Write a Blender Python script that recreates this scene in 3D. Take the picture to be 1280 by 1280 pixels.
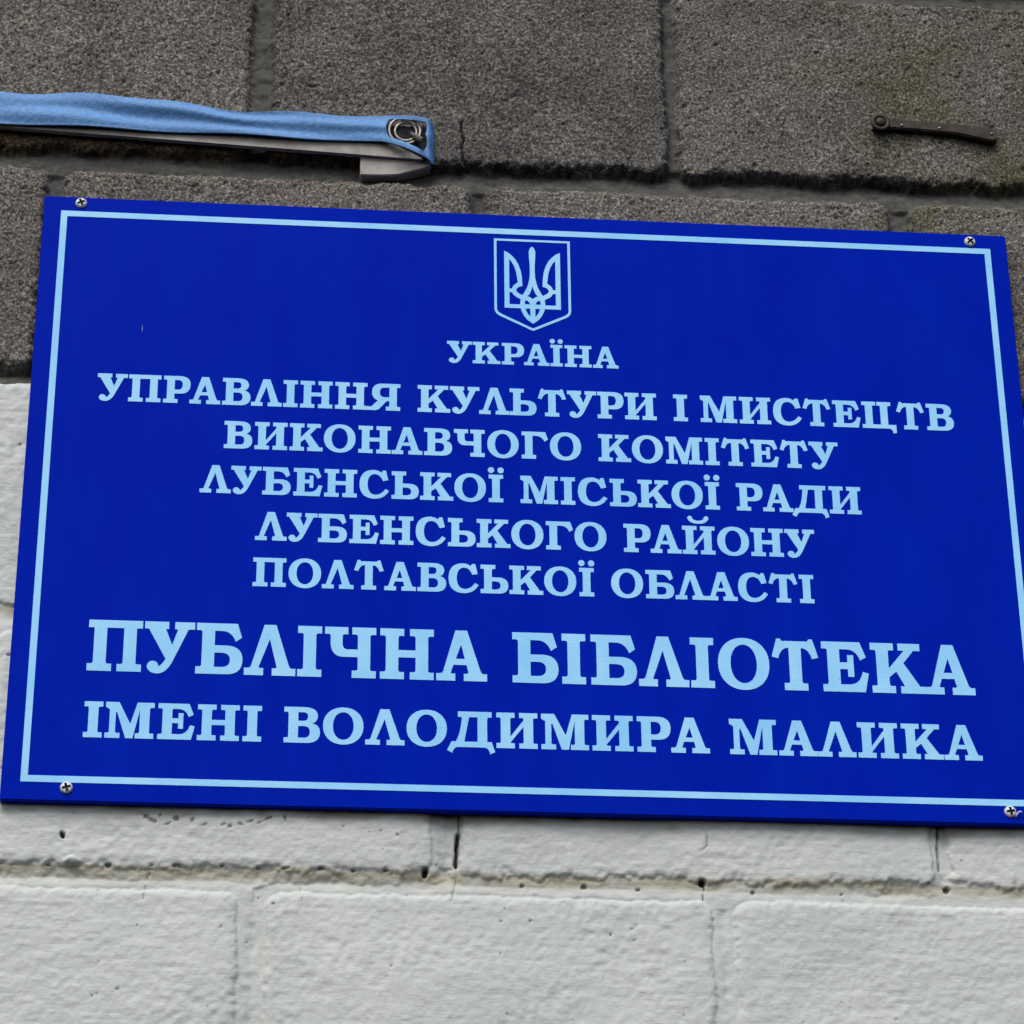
import bpy, bmesh, math, random
import numpy as np
from mathutils import Vector, Matrix
from mathutils.geometry import delaunay_2d_cdt

for o in list(bpy.data.objects):
    bpy.data.objects.remove(o)
scene = bpy.context.scene
COL = scene.collection

# ------------------------------------------------------------------ camera
# World: the sign's front face is the plane y = 0, x runs along it, z is up,
# the wall lies behind it (+y).  Units are metres.
cam_d = bpy.data.cameras.new('camera')
cam = bpy.data.objects.new('camera', cam_d)
COL.objects.link(cam)
right = Vector((0.9957769, -0.0913282, -0.0093547))
down = Vector((0.0331427, 0.4526368, -0.8910789))
fwd = Vector((0.0856149, 0.8870057, 0.4537521))
m3 = Matrix((right, -down, -fwd)).transposed()
cam.matrix_world = Matrix.Translation((0.1383995, -1.5261251, -0.5920930)) @ m3.to_4x4()
cam_d.sensor_width = 36.0
cam_d.lens = 3650.5 / 1280.0 * 36.0
cam_d.clip_start = 0.05
cam_d.clip_end = 100.0
scene.camera = cam

# ------------------------------------------------------------------ light
SUN_EL, SUN_AZ = math.radians(52), math.radians(200)      # azimuth clockwise from +y
world = bpy.data.worlds.new('World')
scene.world = world
world.use_nodes = True
wn = world.node_tree.nodes
wl = world.node_tree.links
sky = wn.new('ShaderNodeTexSky')
sky.sky_type = 'NISHITA'
sky.sun_disc = False
sky.sun_elevation = SUN_EL
sky.sun_rotation = SUN_AZ
sky.air_density = 1.0
sky.dust_density = 4.0
bg = wn['Background']
bg.inputs['Strength'].default_value = 0.10
wl.new(sky.outputs['Color'], bg.inputs['Color'])

sun_d = bpy.data.lights.new('sun', 'SUN')
sun_d.energy = 1.4
sun_d.angle = math.radians(35)
sun_d.color = (1.0, 0.97, 0.92)
sun = bpy.data.objects.new('sun', sun_d)
COL.objects.link(sun)
sv = Vector((math.sin(SUN_AZ) * math.cos(SUN_EL), math.cos(SUN_AZ) * math.cos(SUN_EL), math.sin(SUN_EL)))
sun.rotation_euler = sv.to_track_quat('Z', 'Y').to_euler()
sun.location = (0, -3, 4)

scene.view_settings.view_transform = 'Standard'
scene.view_settings.look = 'None'
scene.view_settings.gamma = 1.0
scene.view_settings.exposure = 0.50
scene.view_settings.use_curve_mapping = False
scene.render.engine = 'CYCLES'

# ------------------------------------------------------------------ helpers
def link(o, parent=None, label=None, cat=None, group=None, kind=None):
    COL.objects.link(o)
    if parent is not None:
        o.parent = parent
    if label: o['label'] = label
    if cat: o['category'] = cat
    if group: o['group'] = group
    if kind: o['kind'] = kind
    return o

def empty(name, loc, label, cat):
    o = bpy.data.objects.new(name, None)
    o.location = loc
    o.empty_display_size = 0.05
    return link(o, None, label, cat)

def mesh_obj(name, verts, faces, mat, parent=None, label=None, smooth=False):
    me = bpy.data.meshes.new(name)
    me.from_pydata([tuple(v) for v in verts], [], [tuple(f) for f in faces])
    me.materials.append(mat)
    if smooth:
        me.polygons.foreach_set('use_smooth', [True] * len(me.polygons))
    me.update()
    o = bpy.data.objects.new(name, me)
    link(o, parent, label)
    if parent is not None:                      # vertices are written in world space
        o.matrix_parent_inverse = Matrix.Translation(parent.location).inverted()
    return o

def bm_obj(name, bm, mat, parent=None, label=None, smooth=False):
    bmesh.ops.recalc_face_normals(bm, faces=bm.faces)
    me = bpy.data.meshes.new(name)
    bm.to_mesh(me)
    bm.free()
    me.materials.append(mat)
    if smooth:
        me.polygons.foreach_set('use_smooth', [True] * len(me.polygons))
    o = bpy.data.objects.new(name, me)
    link(o, parent, label)
    if parent is not None:
        o.matrix_parent_inverse = Matrix.Translation(parent.location).inverted()
    return o

class Mat:
    def __init__(self, name):
        self.m = bpy.data.materials.new(name)
        self.m.use_nodes = True
        self.nt = self.m.node_tree
        self.p = self.nt.nodes['Principled BSDF']
        self.tc = self.nt.nodes.new('ShaderNodeTexCoord').outputs['Object']
    def n(self, t, **kw):
        nd = self.nt.nodes.new(t)
        for k, v in kw.items():
            setattr(nd, k, v)
        return nd
    def l(self, a, b):
        self.nt.links.new(a, b)
    def scaled(self, s):
        mp = self.n('ShaderNodeMapping')
        mp.inputs['Scale'].default_value = s
        self.l(self.tc, mp.inputs['Vector'])
        return mp.outputs['Vector']
    def noise(self, scale, detail=2.0, rough=0.5, vec=None):
        nd = self.n('ShaderNodeTexNoise')
        nd.inputs['Scale'].default_value = scale
        nd.inputs['Detail'].default_value = detail
        nd.inputs['Roughness'].default_value = rough
        self.l(vec if vec is not None else self.tc, nd.inputs['Vector'])
        return nd.outputs['Fac']
    def ramp(self, fac, stops):
        r = self.n('ShaderNodeValToRGB')
        e = r.color_ramp.elements
        while len(e) < len(stops):
            e.new(0.5)
        for i, (pos, c) in enumerate(stops):
            e[i].position = pos
            e[i].color = (c[0], c[1], c[2], 1) if not isinstance(c, (int, float)) else (c, c, c, 1)
        self.l(fac, r.inputs['Fac'])
        return r.outputs['Color']
    def mix(self, fac, a, b, mode='MIX'):
        x = self.n('ShaderNodeMix', data_type='RGBA', blend_type=mode)
        for sock, v in ((x.inputs['Factor'], fac), (x.inputs['A'], a), (x.inputs['B'], b)):
            if isinstance(v, (int, float)):
                sock.default_value = v
            elif isinstance(v, tuple):
                sock.default_value = (v[0], v[1], v[2], 1)
            else:
                self.l(v, sock)
        return x.outputs['Result']
    def math(self, op, a, b=0.0):
        x = self.n('ShaderNodeMath', operation=op)
        for sock, v in ((x.inputs[0], a), (x.inputs[1], b)):
            if isinstance(v, (int, float)):
                sock.default_value = v
            else:
                self.l(v, sock)
        return x.outputs[0]
    def attr(self, name):
        return self.n('ShaderNodeAttribute', attribute_name=name).outputs['Fac']
    def base(self, c):
        if isinstance(c, tuple):
            self.p.inputs['Base Color'].default_value = (c[0], c[1], c[2], 1)
        else:
            self.l(c, self.p.inputs['Base Color'])
    def rough(self, r, spec=0.5, metal=0.0):
        if isinstance(r, (int, float)):
            self.p.inputs['Roughness'].default_value = r
        else:
            self.l(r, self.p.inputs['Roughness'])
        self.p.inputs['Specular IOR Level'].default_value = spec
        self.p.inputs['Metallic'].default_value = metal
    def bump(self, h, strength=0.3, dist=0.001):
        b = self.n('ShaderNodeBump')
        b.inputs['Strength'].default_value = strength
        b.inputs['Distance'].default_value = dist
        self.l(h, b.inputs['Height'])
        self.l(b.outputs['Normal'], self.p.inputs['Normal'])

# ------------------------------------------------------------------ materials
def mat_bare():
    M = Mat('bare_silicate_brick')
    grain = M.noise(620, 2.5, 0.62)
    speck = M.ramp(grain, [(0.31, 0.10), (0.44, 0.70), (0.54, 1.05), (0.68, 2.5)])
    broad = M.ramp(M.noise(13, 5, 0.68), [(0.28, 0.60), (0.48, 0.98), (0.72, 1.28)])
    tint = M.ramp(M.attr('tint'), [(0.0, (0.098, 0.096, 0.093)), (0.5, (0.130, 0.121, 0.110)), (1.0, (0.098, 0.072, 0.046))])
    c = M.mix(1.0, tint, speck, 'MULTIPLY')
    c = M.mix(1.0, c, broad, 'MULTIPLY')
    smear = M.ramp(M.noise(1.0, 5, 0.7, M.scaled((22, 22, 34))), [(0.58, 0.0), (0.74, 0.5)])
    c = M.mix(smear, c, M.mix(1.0, (0.150, 0.148, 0.140), speck, 'MULTIPLY'))
    blot = M.ramp(M.noise(1.0, 5, 0.75, M.scaled((31, 31, 26))), [(0.60, 0.0), (0.72, 0.55)])
    c = M.mix(blot, c, M.mix(1.0, (0.045, 0.042, 0.038), speck, 'MULTIPLY'))
    mo = M.math('MULTIPLY', M.attr('moss'), M.ramp(M.noise(60, 4, 0.6), [(0.35, 0.15), (0.58, 1.0)]))
    c = M.mix(M.math('MULTIPLY', mo, 0.8), c, M.mix(1.0, (0.075, 0.075, 0.040), speck, 'MULTIPLY'))
    mort = M.mix(M.ramp(M.noise(260, 4, 0.65), [(0.3, 0.0), (0.7, 1.0)]), (0.055, 0.057, 0.055), (0.105, 0.108, 0.102))
    c = M.mix(M.attr('mortar'), c, mort)
    c = M.mix(M.attr('dirt_shade'), c, (0.008, 0.008, 0.007))
    M.base(c)
    M.rough(0.95, 0.15)
    M.bump(grain, 0.55, 0.0011)
    return M.m

def mat_painted():
    M = Mat('white_masonry_paint')
    n1 = M.noise(9, 4, 0.6)
    c = M.mix(M.ramp(n1, [(0.35, 0.0), (0.65, 1.0)]), (0.470, 0.510, 0.500), (0.525, 0.565, 0.555))
    st = M.math('MULTIPLY', M.attr('stain'), M.ramp(M.noise(38, 4, 0.6), [(0.25, 0.35), (0.6, 1.0)]))
    c = M.mix(M.math('MULTIPLY', st, 0.72), c, (0.300, 0.270, 0.160))
    c = M.mix(M.ramp(M.noise(24, 5, 0.7), [(0.58, 0.0), (0.75, 0.45)]), c, (0.370, 0.390, 0.370))
    c = M.mix(M.attr('grime_shade'), c, (0.215, 0.195, 0.145))
    c = M.mix(M.attr('dirt_shade'), c, (0.012, 0.011, 0.010))
    M.base(c)
    M.rough(0.62, 0.3)
    brush = M.noise(1.0, 3, 0.6, M.scaled((140, 140, 800)))
    lump = M.noise(480, 3, 0.6)
    M.bump(M.math('ADD', M.math('MULTIPLY', brush, 0.7), lump), 0.34, 0.0008)
    return M.m

def mat_board():
    M = Mat('blue_plastic_board')
    c = M.mix(M.ramp(M.noise(7, 3), [(0.3, 0.0), (0.7, 1.0)]), (0.0001, 0.0115, 0.360), (0.0001, 0.0128, 0.390))
    streak = M.ramp(M.noise(1.0, 4, 0.65, M.scaled((26, 26, 7))), [(0.40, 0.0), (0.75, 0.5)])  # random brighter blue streaks, stretched along the board's height
    c = M.mix(streak, c, (0.0004, 0.0225, 0.450))
    M.base(c)
    M.rough(M.ramp(M.noise(11, 4, 0.6), [(0.3, 0.22), (0.7, 0.40)]), 0.010)
    M.bump(M.noise(45, 2), 0.03, 0.001)
    return M.m

def mat_vinyl():
    M = Mat('light_blue_vinyl_film')
    c = M.mix(M.ramp(M.noise(22, 4, 0.65), [(0.35, 0.0), (0.65, 1.0)]), (0.240, 0.590, 0.960), (0.330, 0.680, 0.985))
    c = M.mix(M.ramp(M.noise(500, 2), [(0.70, 0.0), (0.78, 0.6)]), c, (0.10, 0.26, 0.52))
    M.base(c)
    M.rough(0.35, 0.18)
    rip = M.noise(1.0, 3, 0.6, M.scaled((260, 260, 700)))
    patch = M.ramp(M.noise(14, 2), [(0.50, 0.0), (0.66, 1.0)])
    M.bump(M.math('MULTIPLY', rip, patch), 0.28, 0.0006)
    return M.m

def mat_plain(name, a, b, scale, rough=0.5, spec=0.4, metal=0.0, bump=0.2, dist=0.0006):
    M = Mat(name)
    n = M.noise(scale, 4, 0.6)
    M.base(M.mix(M.ramp(n, [(0.35, 0.0), (0.65, 1.0)]), a, b))
    M.rough(rough, spec, metal)
    M.bump(n, bump, dist)
    return M.m

BARE, PAINT, BOARD, VINYL = mat_bare(), mat_painted(), mat_board(), mat_vinyl()
ZINC = mat_plain('zinc_plated_steel', (0.46, 0.49, 0.52), (0.66, 0.70, 0.74), 900, 0.58, 0.4, 0.2, 0.3)
RECESS = mat_plain('dark_screw_recess', (0.010, 0.011, 0.010), (0.03, 0.03, 0.025), 900, 0.7, 0.2, 0.3)  # near-black colour inside the screw's cross
LATH = mat_plain('weathered_white_wood', (0.270, 0.262, 0.245), (0.390, 0.380, 0.360), 130, 0.8, 0.2)
CLOTH = mat_plain('light_blue_banner_cloth', (0.085, 0.230, 0.520), (0.125, 0.300, 0.600), 420, 0.6, 0.3, 0.0, 0.5, 0.0012)
STEEL = mat_plain('dull_nail_steel', (0.16, 0.15, 0.14), (0.30, 0.28, 0.26), 400, 0.45, 0.5, 0.8)
RUST = mat_plain('dark_rusted_iron', (0.016, 0.012, 0.010), (0.045, 0.031, 0.023), 160, 0.6, 0.4, 0.3, 0.5, 0.001)
DARK = mat_plain('dark_cavity_shade', (0.012, 0.014, 0.018), (0.03, 0.034, 0.04), 300, 0.9, 0.1)  # near-black colour standing in for shade inside the cavity

# ------------------------------------------------------------------ brick wall
rng = np.random.default_rng(11)
def axis(lo, f0, f1, hi, fine, grow=1.35, big=0.02):
    core = np.arange(f0, f1 + fine * .5, fine)
    def side(start, end, sgn):
        out, p, s = [], start, fine
        while (p - end) * sgn < 0:
            s = min(s * grow, big)
            p += s * sgn
            out.append(p)
        return out
    return np.array(side(core[0], lo, -1)[::-1] + list(core) + side(core[-1], hi, 1))
XS = axis(-0.75, -0.065, 0.655, 1.35, 0.00085)
ZS = axis(-0.80, -0.150, 0.610, 1.20, 0.00085)
NX, NZ = len(XS), len(ZS)

def noise2(px, pz, seed):
    r = np.random.default_rng(seed)
    gx, gz = (XS + 5.0) / px, (ZS + 5.0) / pz
    ix, iz = np.floor(gx).astype(int), np.floor(gz).astype(int)
    fx, fz = gx - ix, gz - iz
    fx, fz = fx * fx * (3 - 2 * fx), (fz * fz * (3 - 2 * fz))[:, None]
    ix0, iz0 = ix - ix.min(), iz - iz.min()
    R = r.uniform(-1, 1, (iz0.max() + 2, ix0.max() + 2))
    a, b = R[iz0][:, ix0], R[iz0][:, ix0 + 1]
    c, d = R[iz0 + 1][:, ix0], R[iz0 + 1][:, ix0 + 1]
    top = a + (b - a) * fx
    return top + ((c + (d - c) * fx) - top) * fz

# courses: (bottom z, top z), and the joints (left edge, right edge) of each
courses = {
    3: (0.7535, 0.896), 2: (0.5965, 0.738),
    1: (0.4380, 0.580), 0: (0.2795, 0.4225), -1: (0.1225, 0.2675),
    -2: (-0.0345, 0.1065), -3: (-0.192, -0.0475), -4: (-0.350, -0.206),
}
joints = {
    2: [(-0.004, 0.010), (0.259, 0.271), (0.520, 0.534)],
    1: [(-0.134, -0.121), (0.1230, 0.1370), (0.3885, 0.3965), (0.650, 0.664)],
    0: [(0.0000, 0.0115), (0.2620, 0.2730), (0.5285, 0.5425)],
    -1: [(-0.133, -0.119), (0.128, 0.142), (0.388, 0.402), (0.648, 0.662)],
    -2: [(-0.022, -0.008), (0.2390, 0.2560), (0.5240, 0.5315)],
    -3: [(-0.128, -0.112), (0.133, 0.149), (0.396, 0.409), (0.658, 0.672)],
}
X, Z = np.meshgrid(XS, ZS)
FACE, RECE = 0.0080, 0.0068          # brick face depth, mortar recess
paint_edge = 0.2690 + 0.0012 * noise2(0.02, 9.0, 5) + 0.0010 * noise2(0.004, 9.0, 6)
painted = Z < paint_edge
wob = 0.0011 * noise2(0.016, 0.016, 1) + 0.0007 * noise2(0.005, 0.005, 2) + 0.0005 * noise2(0.0022, 0.0022, 3)
SD = np.full(X.shape, -1.0)          # distance inside the nearest brick
TINT = np.zeros(X.shape)
OFF = np.zeros(X.shape)
for k in range(-6, 9):
    if k in courses:
        z0, z1 = courses[k]
    else:
        z0 = 0.2795 + 0.1585 * k
        z1 = z0 + 0.1435
    if k in joints:
        js = list(joints[k])
    else:
        sh = 0.0 if k % 2 == 0 else 0.130
        js = [(sh + 0.261 * i, sh + 0.261 * i + 0.013) for i in range(0, 3)]
    while js[0][0] > -0.75:
        js.insert(0, (js[0][0] - 0.261, js[0][1] - 0.261))
    while js[-1][1] < 1.35:
        js.append((js[-1][0] + 0.261, js[-1][1] + 0.261))
    for i in range(len(js) - 1):
        xa, xb = js[i][1], js[i + 1][0]
        i0, i1 = np.searchsorted(XS, [xa - 0.012, xb + 0.012])
        j0, j1 = np.searchsorted(ZS, [z0 - 0.012, z1 + 0.012])
        if i1 <= i0 or j1 <= j0:
            continue
        sl = (slice(j0, j1), slice(i0, i1))
        x, z, w = X[sl], Z[sl], wob[sl]
        hw, hh, cx, cz = (xb - xa) / 2, (z1 - z0) / 2, (xa + xb) / 2, (z0 + z1) / 2
        rot = rng.uniform(-1, 1) * 0.004
        u = (x - cx) + rot * (z - cz)
        v = (z - cz) - rot * (x - cx)
        rr = 0.0075
        qx, qz = np.abs(u) - hw + rr, np.abs(v) - hh + rr
        d = -(np.hypot(np.maximum(qx, 0), np.maximum(qz, 0)) + np.minimum(np.maximum(qx, qz), 0) - rr)
        low = np.clip((cz - z) / hh, 0, 1) ** 6
        d = d + w * (1 + 1.6 * low)
        t1, t2, o = rng.uniform(-1, 1) * 0.010, rng.uniform(-1, 1) * 0.014, rng.uniform(-1, 1) * 0.0011
        better = d > SD[sl]
        SD[sl] = np.where(better, d, SD[sl])
        tint = rng.uniform(0.0, 0.6)
        if k == 1:
            stain = np.clip((0.461 - z) / 0.012, 0, 1) * np.clip((0.235 - x) / 0.03, 0, 1)
            tint = tint * (1 - stain) + stain
        if k == 0:
            tint = rng.uniform(0.42, 0.55)
        TINT[sl] = np.where(better, tint, TINT[sl])
        OFF[sl] = np.where(better, o + t1 * u * 0.5 + t2 * v * 0.5, OFF[sl])

# paint thickens over joints: softer, shallower recess
soft = painted.astype(float)
r_edge = 0.0048 + 0.0002 * soft
rec = RECE - 0.0040 * soft
wall_w = 0.0026 + 0.0080 * soft
inside = np.clip(SD / r_edge, 0, 1)
y = FACE + OFF + r_edge * (1 - 0.62 * soft) * (1 - np.sqrt(np.clip(1 - (1 - inside) ** 2, 0, 1)))
tout = np.clip(-SD / wall_w, 0, 1)
tout = tout * tout * (3 - 2 * tout)
mort_y = FACE + rec + 0.0012 * noise2(0.03, 0.012, 21) + 0.0007 * noise2(0.007, 0.004, 22)
# weathered bed joints: the lower half of the mortar stands further out
for k in range(-6, 8):
    zt = courses[k][1] if k in courses else 0.2795 + 0.1585 * k + 0.1435
    zb = courses[k + 1][0] if k + 1 in courses else 0.2795 + 0.1585 * (k + 1)
    s = np.clip((Z - zt) / (zb - zt), 0, 1)
    band = (Z > zt - 0.004) & (Z < zb + 0.004)
    mort_y = np.where(band, mort_y + 0.0050 * (s - 0.45) * (1.0 - 0.5 * soft), mort_y)
y = np.where(SD < 0, y + (np.maximum(mort_y, y) - y) * tout, y)
mortar = np.clip((-SD - 0.0002) / 0.0016, 0, 1)

# surface grain
bare_g = 0.00070 * noise2(0.05, 0.04, 31) + 0.00040 * noise2(0.009, 0.009, 32) + 0.00026 * noise2(0.0033, 0.0033, 33) + 0.00034 * noise2(0.0017, 0.0017, 34)
pore = np.clip(noise2(0.0026, 0.0026, 35) * 0.6 + noise2(0.0016, 0.0016, 36) * 0.6 - 0.42, 0, 1)
bare_g = bare_g + pore * 0.0024
crumb = np.clip(1 - np.abs(SD - 0.001) / 0.006, 0, 1)
bare_g = bare_g + crumb * (0.0011 * noise2(0.003, 0.003, 37) + 0.0007 * noise2(0.0065, 0.0065, 38))
paint_g = 0.00085 * noise2(0.06, 0.05, 41) + 0.00028 * noise2(0.014, 0.011, 42) + 0.00021 * noise2(0.0042, 0.0040, 43) \
    + 0.00010 * noise2(0.020, 0.0020, 44) + 0.00016 * noise2(0.0022, 0.0020, 45)
patch = np.clip(noise2(0.05, 0.03, 46) * 1.6, 0, 1)
paint_g = paint_g + patch * 0.00032 * noise2(0.0036, 0.0036, 47)
paint_g = paint_g + crumb * (0.00025 * noise2(0.0045, 0.0045, 48) + 0.00018 * noise2(0.0022, 0.0022, 49))
gs = 1 - 0.55 * mortar
y = y + np.where(painted, paint_g * gs, bare_g * gs)
y = y + np.where(painted, -0.0009 * np.clip((paint_edge - Z) / 0.0012, 0, 1), 0)   # coat of paint

dirt_shade = np.zeros(X.shape)  # dark fill of pits and cracks, later also the painted under-brick shade
def spot(cx, cz, rx, rz, depth, dark=1.0, rot=0.0, rag=0.35):
    i0, i1 = np.searchsorted(XS, [cx - 3 * max(rx, rz), cx + 3 * max(rx, rz)])
    j0, j1 = np.searchsorted(ZS, [cz - 3 * max(rx, rz), cz + 3 * max(rx, rz)])
    sl = (slice(j0, j1), slice(i0, i1))
    u = (X[sl] - cx) * math.cos(rot) + (Z[sl] - cz) * math.sin(rot)
    v = -(X[sl] - cx) * math.sin(rot) + (Z[sl] - cz) * math.cos(rot)
    q = np.hypot(u / rx, v / rz) + rag * NR[sl]
    f = np.clip((1.15 - q) / 0.35, 0, 1)
    y[sl] += f * depth
    dirt_shade[sl] = np.maximum(dirt_shade[sl], f * dark)
NR = noise2(0.0024, 0.0024, 61) * 0.7 + noise2(0.0055, 0.0055, 62) * 0.6
def crack(pts, w, depth, dark=1.0):
    for (ax, az), (bx, bz) in zip(pts[:-1], pts[1:]):
        i0, i1 = np.searchsorted(XS, [min(ax, bx) - 0.004, max(ax, bx) + 0.004])
        j0, j1 = np.searchsorted(ZS, [min(az, bz) - 0.004, max(az, bz) + 0.004])
        sl = (slice(j0, j1), slice(i0, i1))
        px, pz = X[sl] - ax, Z[sl] - az
        dx, dz = bx - ax, bz - az
        t = np.clip((px * dx + pz * dz) / (dx * dx + dz * dz), 0, 1)
        q = np.hypot(px - t * dx, pz - t * dz) + 0.0004 * NR[sl]
        f = np.clip((w - q) / (0.45 * w), 0, 1)
        y[sl] += f * depth
        dirt_shade[sl] = np.maximum(dirt_shade[sl], f * dark)

# chips, pits and cracks in the painted courses
spot(0.0353, -0.0173, 0.0013, 0.0022, 0.003, 1, 0.3)
for cx, cz, rx, rz in ((0.0405, -0.0045, .0026, .0006), (.0803, -.0053, .0016, .0012), (.0839, -.0075, .0020, .0011), (.0882, -.0046, .0011, .0015),
                       (.0925, -.0092, .0030, .0008), (.0975, -.0060, .0016, .0013), (.1114, -.0101, .0034, .0009), (.1060, -.0075, .0012, .0016),
                       (.1220, -.0099, .0038, .0010), (.1270, -.0085, .0016, .0022), (.1326, -.0087, .0030, .0009), (.1384, -.0068, .0030, .0008),
                       (.1470, -.0055, .0060, .0006), (.1556, -.0081, .0034, .0007), (.1575, -.0050, .0007, .0022), (.1702, -.0039, .0024, .0006),
                       (.2225, -.0111, .0009, .0008), (.2047, -.0116, .0007, .0006), (.2110, -.0105, .0008, .0007), (.2123, -.0218, .0010, .0007),
                       (.2190, -.0060, .0010, .0007), (.2205, -.0130, .0008, .0008)):
    spot(cx, cz, rx * 0.8, rz * 0.75, 0.0004, 0.7, rng.uniform(-.5, .5), 1.3)
spot(0.2356, -0.0339, 0.0021, 0.0028, 0.004, 1, -0.3)
crack([(0.2548, -0.0005), (0.2543, -0.010)], 0.0006, 0.001, 0.7)
crack([(0.2543, -0.0115), (0.2536, -0.0175), (0.2531, -0.0292)], 0.0013, 0.004, 1)
crack([(0.2531, -0.0292), (0.2526, -0.040), (0.2505, -0.050)], 0.0004, 0.0006, 0.45)
crack([(0.0845, -0.036), (0.0832, -0.0394), (0.0822, -0.045), (0.0811, -0.053)], 0.00045, 0.0006, 0.5)
crack([(0.1675, -0.036), (0.1672, -0.044), (0.1678, -0.052)], 0.00035, 0.0004, 0.35)
spot(0.3911, -0.0362, 0.0019, 0.0020, 0.003, 1, 0.6)
crack([(0.3911, -0.036), (0.3921, -0.0395), (0.3915, -0.046)], 0.0006, 0.001, 0.8)
crack([(0.3855, -0.0045), (0.3915, -0.0040), (0.3950, -0.0080), (0.3945, -0.0150), (0.3900, -0.0185)], 0.00045, 0.0005, 0.45)
crack([(0.5285, 0.001), (0.5278, -0.004), (0.5270, -0.012), (0.5272, -0.026)], 0.0009, 0.002, 0.55)
spot(0.5305, -0.0372, 0.0018, 0.0020, 0.002, 0.8)
for (cx, cz) in ((.0285, -.0342), (.0546, -.034), (.0611, -.034), (.0851, -.0335), (.0987, -.0335), (.1237, -.0332), (.1435, -.0336), (.1589, -.0336), (.178, -.0332), (.196, -.0338), (.214, -.0336), (.290, -.0400), (.325, -.040), (.355, -.0405), (.42, -.041), (.47, -.041)):
    spot(cx, cz, rng.uniform(.0008, .0022), rng.uniform(.0006, .0012), 0.0012, 0.7, 0, 0.7)
spot(0.0414, -0.0325, 0.0042, 0.0026, -0.0022, 0.0)
for i in range(46):
    spot(rng.uniform(0.0, 0.62), rng.uniform(-0.145, -0.002), rng.uniform(.0004, .0008), rng.uniform(.0004, .0008), 0.0007, rng.uniform(.3, .85))
for i in range(14):
    spot(rng.uniform(-0.05, 0.0), rng.uniform(0.01, 0.26), rng.uniform(.0005, .0011), rng.uniform(.0005, .0010), 0.0010, rng.uniform(.2, .7))
# cracks in the bare courses
crack([(0.2573, 0.470), (0.2566, 0.462), (0.2583, 0.455), (0.2569, 0.449), (0.2578, 0.440)], 0.0009, 0.002, 0.95)
crack([(0.3900, 0.4225), (0.3904, 0.412), (0.3899, 0.404)], 0.0004, 0.001, 0.6)

# brown streaks with the sign's under-edge shade painted in, plus a dirty joint
grime_shade = np.clip(noise2(0.030, 0.006, 71) * 0.7 + noise2(0.008, 0.004, 72) * 0.5 + 0.25, 0, 1) * np.clip(1 - np.abs(Z + 0.001) / 0.0080, 0, 1)
grime_shade = np.maximum(grime_shade, np.clip(noise2(0.02, 0.01, 73) - 0.1, 0, 1) * np.clip(1 - np.abs(X - 0.5285) / 0.006, 0, 1) * (Z < 0.01) * (Z > -0.03))
moss = np.clip((X - 0.44) / 0.12, 0, 1) * np.clip(noise2(0.035, 0.03, 81) * 1.3 + 0.35, 0, 1) * (Z > 0.27)
# rust-yellow water stain in the upper half of each painted bed joint, thinning downwards
stain = np.zeros(X.shape)
for k in range(-6, 1):
    zb = courses[k][0] if k in courses else 0.2795 + 0.1585 * k
    q = (zb - Z) + 0.0016 * noise2(0.02, 9, 75) + 0.0007 * noise2(0.004, 9, 76)
    stain = np.maximum(stain, np.clip((q + 0.0012) / 0.0012, 0, 1) * np.clip((0.0095 - q) / 0.006, 0, 1))
# overhang shade painted as a near-black line along each bare brick's lower edge
edge_shade = np.zeros(X.shape)
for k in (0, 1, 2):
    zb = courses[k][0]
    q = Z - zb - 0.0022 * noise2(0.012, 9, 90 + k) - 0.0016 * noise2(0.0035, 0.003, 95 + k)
    edge_shade = np.maximum(edge_shade, np.clip(1 - np.abs(q + 0.0008) / 0.0032, 0, 1) ** 0.7)
dirt_shade = np.maximum(dirt_shade, np.where(painted, 0, edge_shade * np.clip(0.32 + 0.75 * noise2(0.0030, 0.0016, 98) + 0.35 * noise2(0.007, 0.004, 99), 0.0, 0.85)))

verts = np.stack([X, y, Z], -1).reshape(-1, 3)
idx = np.arange(NX * NZ).reshape(NZ, NX)
quads = np.stack([idx[:-1, :-1], idx[:-1, 1:], idx[1:, 1:], idx[1:, :-1]], -1)
qp = painted[:-1, :-1]
wall = empty('brick_wall', (0.3, 0.02, -0.8), 'weathered grey brick wall with its lower courses painted white behind the blue sign', 'wall')

def wall_part(name, sel, mat, label):
    q = quads[sel]
    used, inv = np.unique(q, return_inverse=True)
    q = inv.reshape(q.shape)
    me = bpy.data.meshes.new(name)
    me.vertices.add(len(used))
    me.vertices.foreach_set('co', verts[used].astype(np.float32).ravel())
    me.loops.add(q.size)
    me.loops.foreach_set('vertex_index', q.astype(np.int32).ravel())
    me.polygons.add(len(q))
    me.polygons.foreach_set('loop_start', np.arange(0, q.size, 4, dtype=np.int32))
    me.polygons.foreach_set('use_smooth', np.ones(len(q), bool))
    me.update(calc_edges=True)
    for an, arr in (('mortar', mortar), ('stain', stain), ('dirt_shade', dirt_shade), ('tint', TINT), ('moss', moss), ('grime_shade', grime_shade)):
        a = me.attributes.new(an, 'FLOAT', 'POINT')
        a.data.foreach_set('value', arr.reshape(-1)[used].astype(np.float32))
    me.materials.append(mat)
    o = bpy.data.objects.new(name, me)
    link(o, wall, label)
    o.matrix_parent_inverse = Matrix.Translation(wall.location).inverted()
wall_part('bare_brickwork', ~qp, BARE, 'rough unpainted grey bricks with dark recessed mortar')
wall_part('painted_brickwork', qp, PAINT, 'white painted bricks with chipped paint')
# the body of the wall behind the two faces
bm = bmesh.new()
bmesh.ops.create_cube(bm, size=1.0, matrix=Matrix.Translation((0.3, 0.155, 0.2)) @ Matrix.Diagonal((2.09, 0.25, 1.99, 1)))
bm_obj('wall_core', bm, BARE, wall)

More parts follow.
